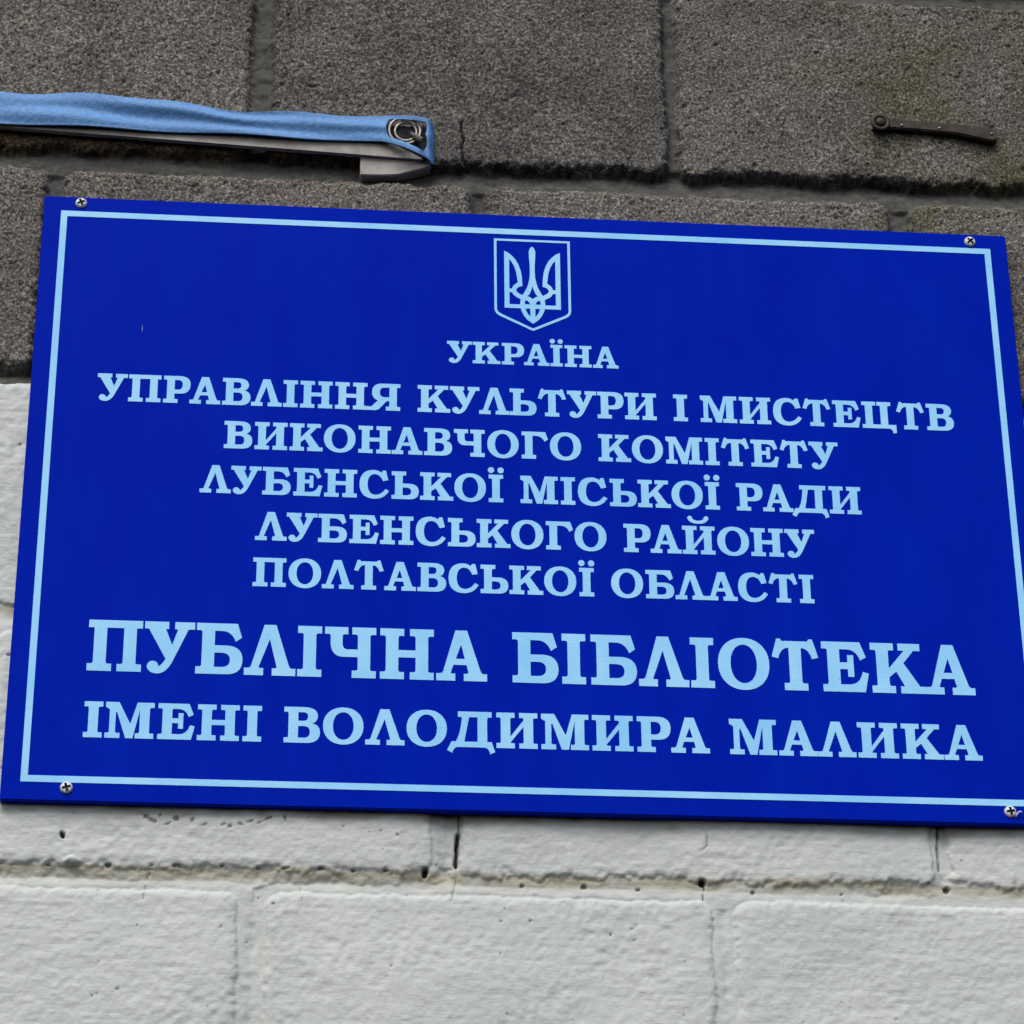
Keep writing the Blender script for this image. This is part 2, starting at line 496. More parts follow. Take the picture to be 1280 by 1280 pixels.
# ------------------------------------------------------------------ sign
SW, SH, ST = 0.6000, 0.3957, 0.0068
sign = empty('library_sign', (0.3, 0.0, 0.0), 'blue rectangular sign with light blue Ukrainian lettering and a trident emblem, screwed to the wall', 'sign')
bm = bmesh.new()
bmesh.ops.create_cube(bm, size=1.0, matrix=Matrix.Translation((SW / 2, ST / 2, SH / 2)) @ Matrix.Diagonal((SW, ST, SH, 1)))
bmesh.ops.bevel(bm, geom=bm.edges[:], offset=0.0006, segments=2, affect='EDGES')
bm_obj('board', bm, BOARD, sign)

def q2(a, c, b, n=8):
    return [((1 - t) ** 2 * a[0] + 2 * t * (1 - t) * c[0] + t * t * b[0],
             (1 - t) ** 2 * a[1] + 2 * t * (1 - t) * c[1] + t * t * b[1]) for t in [i / n for i in range(n + 1)]]
def ell(cx, cy, rx, ry, n=40, p=2.0):
    out = []
    for i in range(n):
        t = 2 * math.pi * i / n
        c, s = math.cos(t), math.sin(t)
        out.append((cx + rx * math.copysign(abs(c) ** (2 / p), c), cy + ry * math.copysign(abs(s) ** (2 / p), s)))
    return out
def rect(x0, y0, x1, y1):
    return [(x0, y0), (x1, y0), (x1, y1), (x0, y1)]
def area(p):
    return sum(p[i][0] * p[(i + 1) % len(p)][1] - p[(i + 1) % len(p)][0] * p[i][1] for i in range(len(p))) / 2

def flat_shape(layers, xf):
    """layers: ordered (sign, polygon); a later layer overrides an earlier one. Returns verts, tris after xf."""
    V, F, sg = [], [], []
    for s, p in layers:
        if area(p) < 0:
            p = p[::-1]
        cl = [p[0]]
        for a in p[1:]:
            if math.hypot(a[0] - cl[-1][0], a[1] - cl[-1][1]) > 1e-4:
                cl.append(a)
        if math.hypot(cl[0][0] - cl[-1][0], cl[0][1] - cl[-1][1]) < 1e-4:
            cl.pop()
        F.append(list(range(len(V), len(V) + len(cl))))
        V += [Vector(a) for a in cl]
        sg.append(s)
    vo, _, fo, _, _, of = delaunay_2d_cdt(V, [], F, 1, 1e-5, True)
    tris = []
    for f, src in zip(fo, of):
        if src and sg[max(src)] > 0:
            tris.append(tuple(f))
    return [xf(v) for v in vo], tris

def film(name, shapes, mat, parent, thick=0.00025, label=None):
    """shapes: list of (verts2d, tris) in sign-plane metres, cut from film of some thickness"""
    Vv, Ff = [], []
    for vs, ts in shapes:
        n = len(Vv)
        used = sorted({i for t in ts for i in t})
        remap = {u: n + j for j, u in enumerate(used)}
        m = len(used)
        Vv += [(vs[u][0], -thick, vs[u][1]) for u in used]
        Vv += [(vs[u][0], 0.0002, vs[u][1]) for u in used]
        ec = {}
        for t in ts:
            a, b, c = (vs[i] for i in t)
            if (b[0] - a[0]) * (c[1] - a[1]) - (c[0] - a[0]) * (b[1] - a[1]) < 0:
                t = t[::-1]
            Ff.append(tuple(remap[i] for i in t))
            for e in ((t[0], t[1]), (t[1], t[2]), (t[2], t[0])):
                ec[e] = 1
        for (i, j) in ec:
            if (j, i) not in ec:
                Ff.append((remap[j], remap[i], remap[i] + m, remap[j] + m))
    return mesh_obj(name, Vv, Ff, mat, parent, label)

# -- alphabet: a heavy slab-serif cut, cap height = 1
S, T, I = 0.245, 0.142, 0.468
B0 = (I - S) / 2
def brackets(xl, xr, y, up, r=0.045):
    """small fillets between a stem (xl..xr) and its serif at height y"""
    d = 1 if up else -1
    return [(1, [(xl + 1e-3, y - d * 1e-3), (xl - r, y - d * 1e-3)] + q2((xl - r, y), (xl, y), (xl, y + d * r), 4) + [(xl + 1e-3, y + d * r)]),
            (1, [(xr - 1e-3, y - d * 1e-3), (xr + r, y - d * 1e-3)] + q2((xr + r, y), (xr, y), (xr, y + d * r), 4) + [(xr - 1e-3, y + d * r)])]
def stem(x=0.0, lo=0.0, hi=1.0, bl=B0, br=B0, tl=B0, tr=B0):
    a, b = x + B0, x + B0 + S
    L = [(1, rect(a, 0, b, 1)), (1, rect(a - bl, 0, b + br, T)), (1, rect(a - tl, 1 - T, b + tr, 1))]
    return L + brackets(a, b, T, True) + brackets(a, b, 1 - T, False)
def g_I():
    return stem(), I
def g_H():
    W = 1.050
    return stem(0) + stem(W - I) + [(1, rect(0.2, 0.43, W - 0.2, 0.575))], W
def g_P():
    W = 1.040
    a, b = W - B0 - S, W - B0
    L = [(1, rect(0, 1 - .150, W, 1)), (1, rect(B0, 0, B0 + S, 1)), (1, rect(a, 0, b, 1)), (1, rect(0, 0, I, T)), (1, rect(W - I, 0, W, T))]
    return L + brackets(B0, B0 + S, T, True) + brackets(a, b, T, True), W
def g_U():
    W = 0.968
    L = [(1, rect(0, 1 - T, .465, 1)), (1, rect(W - .385, 1 - T, W, 1)),
         (1, [(.055, .90), (.39, .90), (.545, .53), (.60, .43), (.47, .19), (.40, .31)]),
         (1, [(.66, .90), (.865, .90), (.575, .26)] + q2((.575, .26), (.46, -.02), (.265, -.022), 8)
          + q2((.265, -.022), (.10, -.02), (.075, .115), 6) + [(.185, .09), (.265, .105)] + q2((.265, .105), (.345, .12), (.43, .28), 8) + [(.53, .52)]),
         (1, ell(.182, .118, .110, .108, 20))]
    return L, W
def bowl(W, top=.565):
    h = top
    o = [(.30, h), (W - .31, h)] + q2((W - .31, h), (W - .005, h - .01), (W, h * .5), 8) + q2((W, h * .5), (W - .005, .0), (W - .31, 0), 8) + [(.30, 0)]
    i = [(B0 + S, h - .145), (W - .40, h - .145)] + q2((W - .40, h - .145), (W - .245, h - .15), (W - .245, h * .5), 6) \
        + q2((W - .245, h * .5), (W - .245, .145), (W - .40, .14), 6) + [(B0 + S, .14)]
    return [(1, o), (-1, i)]
def toparm(W, x1):
    return [(1, [(0, 1), (x1, 1), (W, .725), (W - .118, .645)] + q2((W - .118, .645), (W - .20, .85), (W - .38, .85), 8) + [(0, 1 - .15 + .008)])]
def g_B_():                                           # be
    W = .905
    L = bowl(W) + [(1, rect(B0, 0, B0 + S, 1)), (1, rect(0, 0, I * .55, T))] + toparm(.880, .795)
    return L + [(1, rect(0, 1 - T, .3, 1))] + [brackets(B0, B0 + S, T, True)[0], brackets(B0, B0 + S, 1 - T, False)[0]], W
def g_G():                                            # ghe
    W = .866
    L = [(1, rect(B0, 0, B0 + S, 1)), (1, rect(0, 0, I, T)), (1, rect(0, 1 - T, .3, 1))] + toparm(W, .775)
    return L + brackets(B0, B0 + S, T, True) + [brackets(B0, B0 + S, 1 - T, False)[0]], W
def g_soft():
    W = .878
    return bowl(W) + [(1, rect(B0, 0, B0 + S, 1)), (1, rect(0, 0, .3, T)), (1, rect(0, 1 - T, I, 1)), brackets(B0, B0 + S, T, True)[0]] + brackets(B0, B0 + S, 1 - T, False), W
def g_V():                                            # ve
    W = .912
    up = [(.30, 1), (.52, 1)] + q2((.52, 1), (.845, .99), (.850, .755), 8) + q2((.850, .755), (.845, .59), (.70, .545), 6) + [(.30, .52)]
    ui = [(B0 + S, .855), (.49, .855)] + q2((.49, .855), (.605, .85), (.605, .735), 6) + q2((.605, .735), (.60, .615), (.49, .615), 6) + [(B0 + S, .615)]
    lo = [(.30, .56), (.62, .56)] + q2((.62, .56), (W, .55), (W, .29), 8) + q2((W, .29), (W - .01, 0), (.57, 0), 8) + [(.30, 0)]
    li = [(B0 + S, .468), (.51, .468)] + q2((.51, .468), (.655, .46), (.655, .305), 6) + q2((.655, .305), (.65, .145), (.51, .145), 6) + [(B0 + S, .145)]
    L = [(1, lo), (1, up), (-1, ui), (-1, li), (1, rect(B0, 0, B0 + S, 1)), (1, rect(0, 0, .3, T)), (1, rect(0, 1 - T, .3, 1))]
    return L + [brackets(B0, B0 + S, T, True)[0], brackets(B0, B0 + S, 1 - T, False)[0]], W
def rbowl(W):
    o = [(.30, 1), (W - .31, 1)] + q2((W - .31, 1), (W, .985), (W, .675), 8) + q2((W, .675), (W - .01, .355), (W - .32, .35), 8) + [(.30, .35)]
    i = [(B0 + S, .852), (W - .40, .852)] + q2((W - .40, .852), (W - .255, .845), (W - .255, .68), 6) + q2((W - .255, .68), (W - .255, .50), (W - .40, .495), 6) + [(B0 + S, .495)]
    return [(1, o), (-1, i)]
def g_R():                                            # er
    W = .868
    return rbowl(W) + [(1, rect(B0, 0, B0 + S, 1)), (1, rect(0, 0, I, T)), (1, rect(0, 1 - T, .3, 1))] + brackets(B0, B0 + S, T, True) + [brackets(B0, B0 + S, 1 - T, False)[0]], W
def g_Ya():
    W, w = 1.084, .925
    L, _ = g_R()
    L = rbowl(w) + [(1, rect(B0, 0, B0 + S, 1)), (1, rect(0, 0, I, T)), (1, rect(0, 1 - T, .3, 1))] + brackets(B0, B0 + S, T, True)
    L.append((1, [(.36, .47), (.64, .47), (.945, .13), (W, .14), (W, 0), (.80, 0), (.70, .04)] + [(.40, .40)]))
    return [(s, [(W - a, b) for a, b in p]) for s, p in L], W
def g_L(cross=False):
    W = .995
    L = [(1, [(.375, 1), (.605, 1), (.895, .11), (.62, .11), (.492, .72), (.265, .11), (.118, .11)]),
         (1, rect(0, 0, .372, T)), (1, rect(W - .455, 0, W, T))]
    # inner counter is open at the bottom: trim the right leg to an even slope
    L = [(1, [(.375, 1), (.605, 1), (.895, .11), (.645, .11), (.487, .72), (.262, .11), (.112, .11)])] + L[1:]
    L += [(1, [(.112, .139), (.065, .139)] + q2((.065, .14), (.118, .142), (.134, .20), 4)),
          (1, [(.262, .139), (.322, .139)] + q2((.322, .14), (.272, .142), (.284, .18), 4)),
          (1, [(.640, .139), (.585, .139)] + q2((.585, .14), (.635, .142), (.630, .18), 4)),
          (1, [(.880, .139), (.935, .139)] + q2((.935, .14), (.885, .142), (.868, .20), 4))]
    if cross:
        L.append((1, [(.25, .315), (.72, .315), (.68, .435), (.30, .435)]))
    return L, W
def g_A():
    return g_L(True)
def g_K():
    W = 1.070
    L = stem(0, br=B0) + [(1, [(.30, .30), (.30, .47), (.35, .485), (.690, .87), (.880, .87), (.655, .605), (.970, .13), (.665, .13), (.500, .435), (.357, .315)]),
                          (1, rect(.575, 0, W, T)), (1, rect(.560, 1 - T, 1.000, 1))]
    return L, W
def g_O():
    return [(1, ell(.511, .5, .511, .520, 44, 2.15)), (-1, ell(.511, .5, .262, .385, 40, 2.1))], 1.022
def g_T():
    W = .934
    c = W / 2
    half = [(.205, .985), (.185, 1.03), (.108, 1.03), (.0, .665), (.128, .632)] + q2((.128, .632), (.185, .845), (.34, .85), 8)
    top = [(c, .985)] + half + [(c, .85)]
    return [(1, top), (1, [(W - a, b) for a, b in top]), (1, rect(c - S / 2, 0, c + S / 2, .95)), (1, rect(c - I / 2, 0, c + I / 2, T))] + brackets(c - S / 2, c + S / 2, T, True), W
def g_E():
    W = .926
    L = [(1, rect(B0, 0, B0 + S, 1)), (1, rect(0, 0, .3, T)), (1, rect(0, 1 - T, .3, 1))]
    L += [(1, [(.25, 1), (.775, 1), (.888, .700), (.768, .632)] + q2((.768, .632), (.70, .85), (.50, .85), 8) + [(.25, .85)])]
    L += [(1, [(.25, 0), (.842, 0), (W, .375), (.808, .405)] + q2((.808, .405), (.74, .148), (.53, .148), 8) + [(.25, .148)])]
    L += [(1, rect(.30, .452, .58, .588)), (1, rect(.512, .30, .634, .735))]
    return L + [brackets(B0, B0 + S, T, True)[0], brackets(B0, B0 + S, 1 - T, False)[0]], W
def g_S():
    W = .953
    p = [(.70, .935), (.745, 1.01), (.845, 1.01), (.925, .665), (.755, .628)]
    p += q2((.755, .628), (.67, .872), (.49, .872), 8) + q2((.49, .872), (.265, .86), (.258, .50), 8) + q2((.258, .50), (.27, .125), (.52, .125), 8) \
        + q2((.52, .125), (.70, .13), (.838, .345), 8)
    p += [(W, .275)] + q2((W, .275), (.80, -.02), (.47, -.022), 8) + q2((.47, -.022), (.005, .0), (0, .50), 10) + q2((0, .50), (.005, 1.01), (.45, 1.022), 10) + q2((.45, 1.022), (.60, 1.02), (.70, .935), 6)
    return [(1, p)], W
def g_Ts():
    W = 1.139
    r = .620
    a = r + .0
    L = [(1, rect(B0, 0, B0 + S, 1)), (1, rect(a, 0, a + S, 1)), (1, rect(0, 1 - T, I, 1)), (1, rect(a - B0, 1 - T, a + S + B0, 1)),
         (1, [(0, 0), (.90, 0)] + q2((.90, 0), (1.0, -.01), (1.025, -.175), 5) + [(1.135, -.145), (1.130, .145), (0, .145)])]
    return L + brackets(B0, B0 + S, 1 - T, False) + brackets(a, a + S, 1 - T, False), W
def g_Ch():
    W = 1.0
    x = W - I
    L = stem(x, bl=B0, tl=B0) + [(1, rect(0, 1 - T, .455, 1)),
         (1, [(B0, .90), (B0, .68)] + q2((B0, .68), (.125, .42), (.34, .41), 8) + [(.75, .41), (.75, .56), (.44, .56)] + q2((.44, .56), (.345, .56), (.345, .68), 6) + [(.345, .90)])]
    return L + brackets(B0, .345, 1 - T, False, .04), W
def g_Y(breve=False):
    W = 1.05
    L = stem(0) + stem(W - I) + [(1, [(.30, .13), (.30, .285), (.357, .33), (W - B0 - S, .79), (W - .30, .83), (W - .30, .66), (W - B0 - S, .61), (.357, .165)])]
    if breve:
        o = q2((.185, 1.285), (.24, 1.085), (.525, 1.085), 8) + q2((.525, 1.085), (.81, 1.085), (.865, 1.285), 8) \
            + q2((.71, 1.275), (.66, 1.195), (.525, 1.195), 8) + q2((.525, 1.195), (.39, 1.195), (.34, 1.275), 8)
        L += [(1, o), (1, ell(.262, 1.285, .080, .078, 16)), (1, ell(.788, 1.285, .080, .078, 16))]
    return L, W
def g_Yi():
    L, W = g_I()
    return L + [(1, ell(.078, 1.165, .103, .108, 20)), (1, ell(W - .078, 1.165, .103, .108, 20))], W
def g_M():
    W = 1.215
    L = [(1, rect(.105, 0, .258, 1)), (1, rect(0, 0, .375, T)), (1, [(0, 1 - T), (0, 1), (.335, 1), (.40, .84), (.25, .70)]),
         (1, [(.20, 1), (.335, 1), (.628, .40), (.790, 1), (.90, 1), (.865, .84), (.700, 0), (.520, 0)]),
         (1, rect(W - B0 - S, 0, W - B0, 1)), (1, rect(W - .462, 0, W, T)), (1, rect(.795, 1 - T, W, 1))]
    return L + brackets(.105, .258, T, True) + brackets(W - B0 - S, W - B0, T, True) + [brackets(W - B0 - S, W - B0, 1 - T, False)[1]], W
def g_D():
    W = 1.222
    L = [(1, rect(.275, 1 - .155, 1.135, 1)), (1, rect(.775, .05, 1.02, 1)),
         (1, [(.365, .90), (.565, .90), (.56, .845), (.435, .145), (.20, .10), (.225, .165)] + q2((.225, .165), (.335, .35), (.375, .80), 6)),
         (1, [(.115, .155), (.0, -.095), (.13, -.165)] + q2((.13, -.165), (.175, 0), (.285, 0), 6) + q2((W - .275, 0), (W - .165, 0), (W - .125, -.185), 6) + [(W, -.120), (W - .09, .155)])]
    return L + [brackets(.775, 1.02, 1 - .155, False)[1]], W
GL = dict(zip('ІНПУБГЬВРЯЛАКОТЕСЦЧИЙЇМД',
              (g_I, g_H, g_P, g_U, g_B_, g_G, g_soft, g_V, g_R, g_Ya, g_L, g_A, g_K, g_O, g_T, g_E, g_S, g_Ts, g_Ch, g_Y, lambda: g_Y(True), g_Yi, g_M, g_D)))
GC = {}
def glyph(ch):
    if ch not in GC:
        L, W = GL[ch]()
        v, t = flat_shape(L, lambda p: (p[0], p[1]))
        GC[ch] = (v, t, W)
    return GC[ch]

# text lines: baseline z, cap height, width factor, letters, letter centres along the sign (mm)
LINES = [
 (.2885, .0150, 1.04, 'УКРАЇНА', [254.8, 271.2, 287.3, 301.7, 313.8, 327.0, 343.8]),
 (.2537, .0183, 1.00, 'УПРАВЛІННЯКУЛЬТУРИІМИСТЕЦТВ', [48.1, 67.3, 86.3, 103.0, 121.6, 139.5, 153.7, 169.1, 189.9, 209.3, 239.4, 257.9, 275.7, 293.1, 310.5, 328.6, 346.0, 364.2, 388.5, 411.7, 434.0, 453.8, 471.8, 490.2, 510.1, 529.5, 547.8]),
 (.2245, .0183, 1.00, 'ВИКОНАВЧОГОКОМІТЕТУ', [123.6, 142.9, 163.7, 183.5, 204.2, 223.5, 242.0, 260.6, 280.7, 299.8, 318.2, 347.7, 367.5, 389.7, 406.6, 420.6, 438.6, 456.3, 474.4]),
 (.1946, .0183, 1.00, 'ЛУБЕНСЬКОЇМІСЬКОЇРАДИ', [111.3, 129.1, 147.0, 165.4, 184.6, 204.4, 222.6, 241.2, 261.0, 276.3, 302.0, 319.1, 333.8, 352.1, 370.6, 390.4, 405.5, 427.9, 444.9, 464.4, 485.6]),
 (.1647, .0185, 1.00, 'ЛУБЕНСЬКОГОРАЙОНУ', [144.6, 162.5, 180.4, 198.8, 217.9, 237.8, 256.0, 274.7, 294.6, 313.6, 331.9, 359.6, 376.6, 396.2, 416.7, 437.0, 456.6]),
 (.1350, .0184, 1.00, 'ПОЛТАВСЬКОЇОБЛАСТІ', [144.5, 164.9, 184.0, 201.9, 220.1, 238.5, 257.0, 275.0, 293.6, 313.5, 329.0, 352.8, 372.1, 390.3, 408.6, 427.1, 445.1, 459.0]),
 (.0791, .0316, 0.928, 'ПУБЛІЧНАБІБЛІОТЕКА', [58.4, 89.0, 117.5, 146.3, 168.8, 192.0, 224.4, 255.8, 298.3, 320.5, 343.7, 372.6, 395.2, 419.4, 449.7, 479.0, 509.9, 540.2]),
 (.0384, .0218, 1.025, 'ІМЕНІВОЛОДИМИРАМАЛИКА', [48.6, 68.9, 95.0, 118.5, 137.5, 165.5, 188.7, 212.3, 235.9, 261.1, 287.2, 314.6, 341.9, 365.6, 386.4, 422.7, 448.6, 471.0, 495.1, 521.0, 544.5]),
]
SIZES = ['smallest lettering', None, None, None, None, None, 'largest lettering', None]
for (zb, h, wf, txt, cs), lab in zip(LINES, SIZES):
    sh = []
    for ch, c in zip(txt, cs):
        v, t, W = glyph(ch)
        k = h * wf
        sh.append(([(c / 1000 - W * k / 2 + p[0] * k, zb + p[1] * h) for p in v], t))
    film('lettering', sh, VINYL, sign, 0.00025, lab)

# border stripe: four strips of film, butted at the corners
x0, x1, z0, z1, w = 0.0107, 0.5893, 0.0110, 0.3853, 0.0039
strips = []
for r in (rect(x0, z1 - w, x1, z1), rect(x0, z0, x1, z0 + w), rect(x0, z0 + w + .00008, x0 + w, z1 - w - .00008), rect(x1 - w, z0 + w + .00008, x1, z1 - w - .00008)):
    strips.append((r, [(0, 1, 2), (0, 2, 3)]))
film('border_stripe', strips, VINYL, sign)

# emblem: trident on an outlined shield (half outlines in mm from the emblem's axis)
EX, EZ = 0.29978, 0.31765
def half(pts, dx=-0.58):
    return [((a + dx) / 1000, b / 1000) for a, b in pts]
def both(pts):
    p = half(pts)
    return [p, [(-a, b) for a, b in p]]
def sym(pts):                                   # closed outline from its left half
    p = half(pts)
    p[0] = (0.0 if abs(p[0][0]) < .0008 else p[0][0], p[0][1])
    p[-1] = (0.0, p[-1][1])
    r = [(-a, b) for a, b in p[::-1]]
    return p + [q for q in r if abs(q[0]) > 1e-6]
wing = [(-16.79, 51.65), (-14.33, 50.42), (-12.0, 48.39), (-9.69, 45.51), (-7.82, 41.63), (-6.58, 37.47), (-5.91, 33.05), (-5.64, 26.74), (-8.46, 28.98), (-8.77, 31.93), (-9.36, 36.35), (-10.38, 40.27), (-12.05, 43.66), (-13.73, 45.82), (-15.5, 46.8)]
bar = [(-16.72, 51.65), (-13.7, 49.56), (-13.7, 10.8), (-16.72, 10.8)]
foot = [(-16.72, 10.8), (-3.0, 10.8), (-3.0, 13.5), (-16.72, 13.5)]
nub = [(-14.13, 24.57), (-11.5, 24.67), (-11.5, 21.91), (-14.16, 21.91)]
loop = [(-5.64, 26.73), (-6.92, 26.33), (-8.41, 25.62), (-9.35, 24.35), (-9.44, 23.5), (-8.99, 22.39), (-7.73, 21.22), (-5.71, 20.14), (-5.75, 16.9), (-7.22, 17.47), (-9.53, 18.78), (-11.21, 20.33), (-12.04, 22.01), (-12.01, 24.71), (-11.49, 26.36), (-10.08, 27.91), (-8.46, 29.07), (-6.46, 29.16)]
prong = [(0.58, 55.48), (-0.2, 54.75), (-0.75, 53.92), (-1.22, 52.7), (-1.44, 51.64), (-1.36, 47.65), (-1.0, 42.7), (-0.92, 38.23), (-1.07, 33.27), (-1.8, 29.29), (-2.78, 25.8), (-4.30, 22.56), (-5.74, 20.13), (-6.67, 17.84), (-7.15, 14.87), (-7.05, 11.94), (-6.37, 9.03), (-5.03, 5.88), (-2.95, 2.95), (0.58, 0.0)]
diamond = [(0.58, 26.98), (-0.16, 24.03), (-1.26, 21.28), (-2.67, 19.49), (-0.99, 18.98), (0.58, 17.58)]
hole1 = [(-4.06, 16.58), (-2.59, 16.31), (-1.54, 15.13), (-1.01, 13.78), (-4.30, 13.77)]
hole2 = [(-3.92, 10.71), (-0.96, 10.75), (-0.95, 4.89), (-2.48, 7.02), (-3.39, 8.93)]
lay = []
for p in (wing, bar, foot, nub, loop):
    lay += [(1, q) for q in both(p)]
lay.append((1, sym(prong)))
lay.append((-1, sym(diamond)))
for p in (hole1, hole2):
    lay += [(-1, q) for q in both(p)]
lay = [(s, [(a * 1000, b * 1000) for a, b in p]) for s, p in lay]
film('trident_emblem', [flat_shape(lay, lambda p: (EX + p[0] / 1000, EZ + p[1] / 1000))], VINYL, sign)
so = [(-22.99, 60.35), (-22.99, 9.85), (-22.58, 7.91), (-21.54, 6.35), (-19.99, 5.11), (0.58, -4.95)]
si = [(-21.42, 58.85), (-21.42, 10.06), (-21.08, 8.56), (-20.29, 7.53), (-18.92, 6.52), (0.58, -3.25)]
lay = [(1, [(a * 1000, b * 1000) for a, b in (lambda p: p + [(-x, z) for x, z in p[::-1]][1:])(half(so))]),
       (-1, [(a * 1000, b * 1000) for a, b in (lambda p: p + [(-x, z) for x, z in p[::-1]][1:])(half(si))])]
film('shield_outline', [flat_shape(lay, lambda p: (EX + p[0] / 1000, EZ + p[1] / 1000))], VINYL, sign)

# screws: domed pan head with a cross recess
def screw(cx, cz, rot, swarf=False, r=0.00355):
    cross, a, b = [], r * 0.68, r * 0.20
    for (px, pz) in ((b, b), (b, a), (-b, a), (-b, b), (-a, b), (-a, -b), (-b, -b), (-b, -a), (b, -a), (b, -b), (a, -b), (a, b)):
        c, s = math.cos(rot), math.sin(rot)
        cross.append((px * c - pz * s, px * s + pz * c))
    rt = r * 0.78
    vs, ts = flat_shape([(1, [(p[0] * 1000, p[1] * 1000) for p in ell(0, 0, rt, rt, 32)]), (-1, [(p[0] * 1000, p[1] * 1000) for p in cross])], lambda p: (p[0] / 1000, p[1] / 1000))
    V = [(cx + p[0], -0.0021 + 0.0006 * (math.hypot(*p) / rt) ** 2, cz + p[1]) for p in vs]
    F = [t[::-1] for t in ts]
    prev = None
    for (rr, yy) in ((rt, -0.0015), (r * .86, -0.00125), (r * .96, -0.0008), (r, -0.0003), (r, 0.0002)):
        ring = []
        for i in range(32):
            t = 2 * math.pi * i / 32
            ring.append(len(V))
            V.append((cx + rr * math.cos(t), yy, cz + rr * math.sin(t)))
        if prev:
            F += [(prev[i], prev[(i + 1) % 32], ring[(i + 1) % 32], ring[i]) for i in range(32)]
        prev = ring
    hd = mesh_obj('screw', V, F, ZINC, sign)
    V2, n = [], len(cross)
    for (k, yy) in ((1.0, -0.0018), (0.75, -0.0006)):
        V2 += [(cx + p[0] * k, yy, cz + p[1] * k) for p in cross]
    F2 = [(i, (i + 1) % n, n + (i + 1) % n, n + i) for i in range(n)] + [tuple(range(n, 2 * n))]
    rc = mesh_obj('cross_recess', V2, F2, RECESS, None)
    rc.parent = hd
    if swarf:
        hd['label'] = 'screw with a curl of metal swarf at its edge'
        bm = bmesh.new()
        pts = [Vector((cx + a_, -0.0012 - b_, cz + c_)) for a_, b_, c_ in ((.0026, 0, -.0036), (.0033, .0004, -.0022), (.0040, .0009, -.0012), (.0049, .0011, -.0006), (.0060, .0009, -.0006), (.0064, .0006, -.0011))]
        rings = []
        for i, p in enumerate(pts):
            d = (pts[min(i + 1, len(pts) - 1)] - pts[max(i - 1, 0)]).normalized()
            u = d.cross(Vector((0, 1, 0))).normalized()
            wv = d.cross(u)
            rr = 0.00048 if 0 < i < len(pts) - 1 else 0.0003
            rings.append([bm.verts.new(p + (u * math.cos(t) + wv * math.sin(t)) * rr) for t in [k * math.pi / 4 for k in range(8)]])
        for A, Bq in zip(rings[:-1], rings[1:]):
            for i in range(8):
                bm.faces.new((A[i], A[(i + 1) % 8], Bq[(i + 1) % 8], Bq[i]))
        bm.faces.new(rings[0]); bm.faces.new(rings[-1][::-1])
        sw = bm_obj('metal_swarf', bm, ZINC, None, smooth=True)
        sw.parent = hd
screw(0.0225, 0.3911, 0.42)
screw(0.5767, 0.3900, 0.75)
screw(0.0362, 0.0079, 0.28)
screw(0.5688, 0.0075, 0.15, True)
# a small hair-line scratch through the blue
sc = [((a, b)) for a, b in ((.0636, .3062), (.0639, .3062), (.0640, .3023), (.0637, .3023))]
film('scratch', [(sc, [(0, 1, 2), (0, 2, 3)])], LATH, sign, 0.00006)

# ------------------------------------------------------------------ banner strip on its lath, upper left
SL = -0.041                                    # the lath hangs slightly askew
def tz(x):
    return 0.4458 + SL * (x - 0.0)
def hem(x):                                    # lower edge of the cloth
    return 0.4478 - 0.0085 * x
banner = empty('banner', (0.0, 0.0, 0.44), 'light blue cloth banner nailed to a pale wooden lath above the sign', 'banner')
def fy(x):                                     # how far the lath stands off the wall
    return 0.0030
n = 40
xsL = [-0.085 + (0.232 + 0.085) * i / n for i in range(n + 1)]
V, F = [], []
rl = random.Random(4)
for x in xsL:
    j = rl.uniform(-.0003, .0003)
    for (yy, zz) in ((fy(x), tz(x)), (0.0065, tz(x) + j), (0.0065, tz(x) + .022), (fy(x), tz(x) + .022)):
        V.append((x, yy, zz))
for i in range(n):
    for k in range(4):
        F.append((4 * i + k, 4 * i + (k + 1) % 4, 4 * i + 4 + (k + 1) % 4, 4 * i + 4 + k))
F += [(0, 3, 2, 1), (4 * n, 4 * n + 1, 4 * n + 2, 4 * n + 3)]
mesh_obj('lath', V, F, LATH, banner)
# offcut of wood below the lath's end
V = []
for yy in (0.0056, 0.0150):
    V += [(0.1930, yy, 0.4430), (0.1932, yy, 0.4245), (0.2060, yy, 0.4248), (0.2165, yy, 0.4258), (0.2375, yy, 0.4330), (0.2360, yy, 0.4430)]
F = [(0, 1, 2, 3, 4, 5), (11, 10, 9, 8, 7, 6)] + [(i, 6 + i, 6 + (i + 1) % 6, (i + 1) % 6) for i in range(6)]
ob = mesh_obj('wood_offcut', V, F, LATH, banner)
bm = bmesh.new(); bm.from_mesh(ob.data); bmesh.ops.recalc_face_normals(bm, faces=bm.faces)
bmesh.ops.bevel(bm, geom=bm.edges[:], offset=0.0006, segments=1, affect='EDGES'); bm.to_mesh(ob.data); bm.free()
